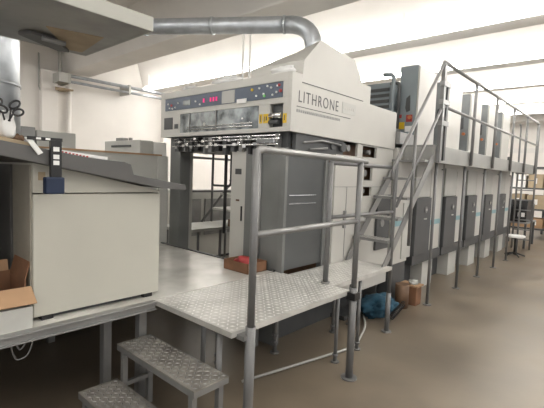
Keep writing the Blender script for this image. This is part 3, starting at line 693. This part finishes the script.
MB().tube(loop(0.675, 2.08, 0.026, 0.018, 0.5, 2.65), 0.006, 8, closed=True).build('handle_loop', 'black', t)
MB().tube([(0.70, 2.65, 2.03), (0.715, 2.66, 1.98)], 0.005, 8).build('blade', 'black', t)
crumple('green_cloth', (0.79, 2.70, dz(0.79)+0.022), (0.028, 0.04, 0.022), 'brownmetal', 'small dark rag on the desk beside the white cup', 'cloth', 4, 0.3)

# boxes in the bottom left on the platform
t = thing('open_cardboard_box', 'open brown cardboard box with flaps out, standing beside the console', 'box', (0.6, 2.9, PZ))
MB().box(0.35, 0.835, 2.72, 3.02, PZ, PZ+0.01).box(0.35, 0.835, 2.72, 2.728, PZ+0.01, 0.99).box(0.35, 0.835, 3.012, 3.02, PZ+0.01, 1.05).box(0.35, 0.358, 2.728, 3.012, PZ+0.01, 1.04).box(0.827, 0.835, 2.728, 3.012, PZ+0.01, 1.04).build('carton', 'carddark', t)
MB().prism([(2.72, 0.99), (2.62, 0.915), (2.615, 0.921), (2.72, 1.0)], 0.36, 0.86, 'x').build('flap', 'card', t)
MB().prism([(0.827, 1.04), (0.855, 1.15), (0.862, 1.15), (0.835, 1.04)], 2.73, 3.01, 'y').build('flap', 'carddark', t)
MB().prism([(3.012, 1.05), (3.03, 1.12), (3.035, 1.12), (3.02, 1.05)], 0.36, 0.82, 'x').build('flap', 'card', t)
t = thing('white_tray', 'low white tray in front of the open cardboard box', 'tray', (0.6, 2.68, PZ))
MB().box(0.30, 0.84, 2.63, 2.638, PZ, 0.90).box(0.30, 0.84, 2.70, 2.71, PZ, 0.90).box(0.30, 0.84, 2.638, 2.70, PZ, PZ+0.01).box(0.832, 0.84, 2.638, 2.70, PZ+0.01, 0.90).build('tray_wall', 'ltgrey', t)

# machines behind partition
t = thing('partition_panel', 'low pale grey partition with a brown top edge behind the console', 'partition', (2, 4.65, PZ))
MB().box(1.36, 2.94, 4.62, 4.66, PZ, 1.91).build('panel', 'ltgrey', t)
MB().box(1.36, 3.0, 4.61, 4.67, 1.91, 1.93).build('top_edge', 'card', t)
MB().box(2.94, 3.09, 4.60, 4.68, PZ, 1.91).build('end_post', 'ltgrey', t, bevel=0.004)
t = thing('equipment_cabinet', 'grey and white machine with a slotted front, behind the partition', 'machine', (3, 5.8, 0))
MB().box(3.20, 3.42, 5.5, 6.6, 0, 2.16).build('front_section', 'ltgrey', t, bevel=0.01)
MB().box(3.43, 3.66, 5.5, 6.6, 0, 2.15).build('side_section', 'white', t, bevel=0.01)
MB().box(3.185, 3.20, 5.75, 6.35, 2.06, 2.09).build('slot', 'dark', t)
b = MB().box(3.24, 3.34, 6.1, 6.3, 2.16, 2.21).cyl((3.3, 5.95, 2.16), 0.03, 0.05); b.build('control_knob', 'steel', t)
t = thing('equipment_cabinet', 'grey machine top with pale end panel, behind the desk at left', 'machine', (2, 5.8, 0))
MB().box(1.62, 1.80, 5.5, 6.3, 0, 2.19).build('front_section', 'steel', t, bevel=0.01)
MB().box(1.81, 2.28, 5.5, 6.3, 0, 2.16).build('side_section', 'ltgrey', t, bevel=0.01)

# crate on platform
t = thing('shallow_carton', 'shallow brown cardboard tray holding a red rag, on the platform by the guard panel', 'box', (2.9, 2.9, PZ))
x0, x1, y0c, y1c = 2.72, 2.99, 2.70, 3.04
b = MB().box(x0, x1, y0c, y1c, PZ, PZ+0.006).box(x0, x0+0.006, y0c, y1c, PZ, PZ+0.10).box(x1-0.006, x1, y0c, y1c, PZ, PZ+0.10).box(x0, x1, y0c, y0c+0.006, PZ, PZ+0.10).box(x0, x1, y1c-0.006, y1c, PZ, PZ+0.10)
b.build('tray', 'carddark', t)
crumple('red_rag', (2.86, 2.88, PZ+0.008), (0.09, 0.10, 0.075), 'red', 'crumpled red rag lying in the shallow cardboard tray', 'cloth', 9, 0.3)

# ------------------------------------------------------------------ floor items under the stairs
crumple('blue_cloth_heap', (4.75, 2.34, 0.0), (0.32, 0.20, 0.14), 'cloth', 'heap of dark blue cloth on the floor under the smaller landing', 'cloth', 21, 0.25, 4)
b = MB(); pts = []
for i in range(110):
    a = i*0.6; pts.append((4.62+0.35*i/110, 2.10+0.03*math.cos(a), 0.045+0.10*i/110+0.03*math.sin(a)))
b.tube(pts, 0.006, 6); b.build('coiled_hose', 'black', None, label='black coiled air hose on the floor beside the landing leg', cat='hose')
t = thing('brown_crate', 'brown open box with a white rag on the floor below the first printing tower', 'box', (5.6, 2.25, 0))
MB().box(5.42, 5.60, 2.12, 2.36, 0, 0.26).build('crate_body', 'carddark', t, bevel=0.01)
MB().box(5.40, 5.62, 2.10, 2.38, 0.26, 0.28).build('lid', 'card', t)
crumple('white_rag', (5.50, 2.2, 0.28), (0.06, 0.06, 0.04), 'ltgrey', 'pale rag lying on the brown box lid', 'cloth', 2, 0.3)
MB().cyl((5.25, 2.25, 0), 0.09, 0.32, 'z', 20).build('waste_drum', 'brownmetal', None, label='small rusty brown drum on the floor beside the brown box', cat='drum')
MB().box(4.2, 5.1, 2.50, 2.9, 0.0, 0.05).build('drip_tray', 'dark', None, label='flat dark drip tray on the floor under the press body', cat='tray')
MB().tube([(2.3, 2.3, 0.02), (3.6, 2.0, 0.02), (4.2, 2.2, 0.02), (4.6, 2.48, 0.02)], 0.012, 8, fillet=0.2).build('floor_cable', 'ltgrey', None, label='pale cable lying across the floor under the landings', cat='cable')

# ------------------------------------------------------------------ right background
t = thing('black_desktop_printer', 'black office machine with white labels on a table beyond the walkway', 'printer', (13.0, 2.5, 0.8))
# table
tb = thing('work_table', 'dark work table beyond the walkway carrying the black machine', 'table', (12.9, 2.2, 0))
MB().box(12.45, 13.7, 2.05, 2.75, 0.66, 0.70).build('tabletop', 'steel', tb)
for x in (12.5, 13.65):
    for y in (2.1, 2.7): MB().box(x-0.025, x+0.025, y-0.025, y+0.025, 0, 0.66).build('leg', 'dark', tb)
MB().prism([(12.5, 0.70), (13.6, 0.70), (13.6, 1.15), (13.3, 1.28), (12.6, 1.28), (12.5, 1.1)], 2.1, 2.7).build('casing', 'black', t, bevel=0.02)
MB().box(12.494, 12.50, 2.14, 2.22, 0.84, 0.95).box(12.494, 12.50, 2.25, 2.30, 0.84, 0.95).box(12.494, 12.50, 2.55, 2.62, 0.84, 0.95).build('white_label', 'paper', t)
t = thing('stool', 'round white-topped stool on the floor by the walkway legs, near the dark table', 'stool', (10.95, 2.02, 0))
MB().cyl((10.95, 2.02, 0.46), 0.20, 0.05, 'z', 24).build('seat', 'white', t, bevel=0.01)
b = MB().cyl((10.95, 2.02, 0.06), 0.025, 0.40, 'z', 10)
for a in range(5): b.tube([(10.95, 2.02, 0.10), (10.95+0.22*math.cos(a*1.257), 2.02+0.22*math.sin(a*1.257), 0.03)], 0.018, 8)
b.build('base', 'black', t)
for n, (xx, yy, lab) in enumerate(((14.8, 2.4, 'tall storage rack with cardboard boxes beyond the walkway end, nearer'), (16.6, 1.4, 'tall storage rack with cardboard boxes, farther back by the right edge'))):
    t = thing('storage_rack', lab, 'rack', (xx, yy, 0), 'storage racks')
    for dx in (0, 0.9):
        for dy in (-0.9, 0.9): MB().box(xx+dx-0.03, xx+dx+0.03, yy+dy-0.03, yy+dy+0.03, 0, 2.6).build('upright', 'dark', t)
    for z in (0.3, 0.9, 1.55, 2.2): MB().box(xx-0.03, xx+0.93, yy-0.93, yy+0.93, z, z+0.05).build('shelf', 'dark', t)
    rng = random.Random(n+4); q = 0
    for z, zn in ((0.35, 'bottom'), (0.95, 'second'), (1.60, 'third')):
        y = yy-0.8; pn = ['right', 'middle', 'left']; pi = 0
        while y < yy+0.4 and pi < 3:
            w = rng.uniform(0.35, 0.5); hh = rng.uniform(0.28, 0.45)
            bx = MB().box(xx+0.1, xx+0.7, y, y+w, z, z+hh, rng.choice(['card', 'carddark', 'tan', 'paper']))
            bx.box(xx+0.09, xx+0.1, y+w*0.4, y+w*0.6, z+hh*0.3, z+hh*0.7, 'paper')
            bx.build('carton', 'card', None, label='carton at the %s of the %s shelf of the %s rack' % (pn[pi], zn, ['nearer', 'farther'][n]), cat='box', group='cartons on the racks', bevel=0.01)
            y += w+0.07; pi += 1

# ------------------------------------------------------------------ light
w = bpy.data.worlds.new('world'); S.world = w; w.use_nodes = True
w.node_tree.nodes['Background'].inputs['Color'].default_value = (1.0, 0.98, 0.95, 1)
w.node_tree.nodes['Background'].inputs['Strength'].default_value = 0.8
S.view_settings.view_transform = 'Standard'; S.view_settings.look = 'None'
S.view_settings.gamma = 1; S.view_settings.use_curve_mapping = False
S.view_settings.exposure = 0.24
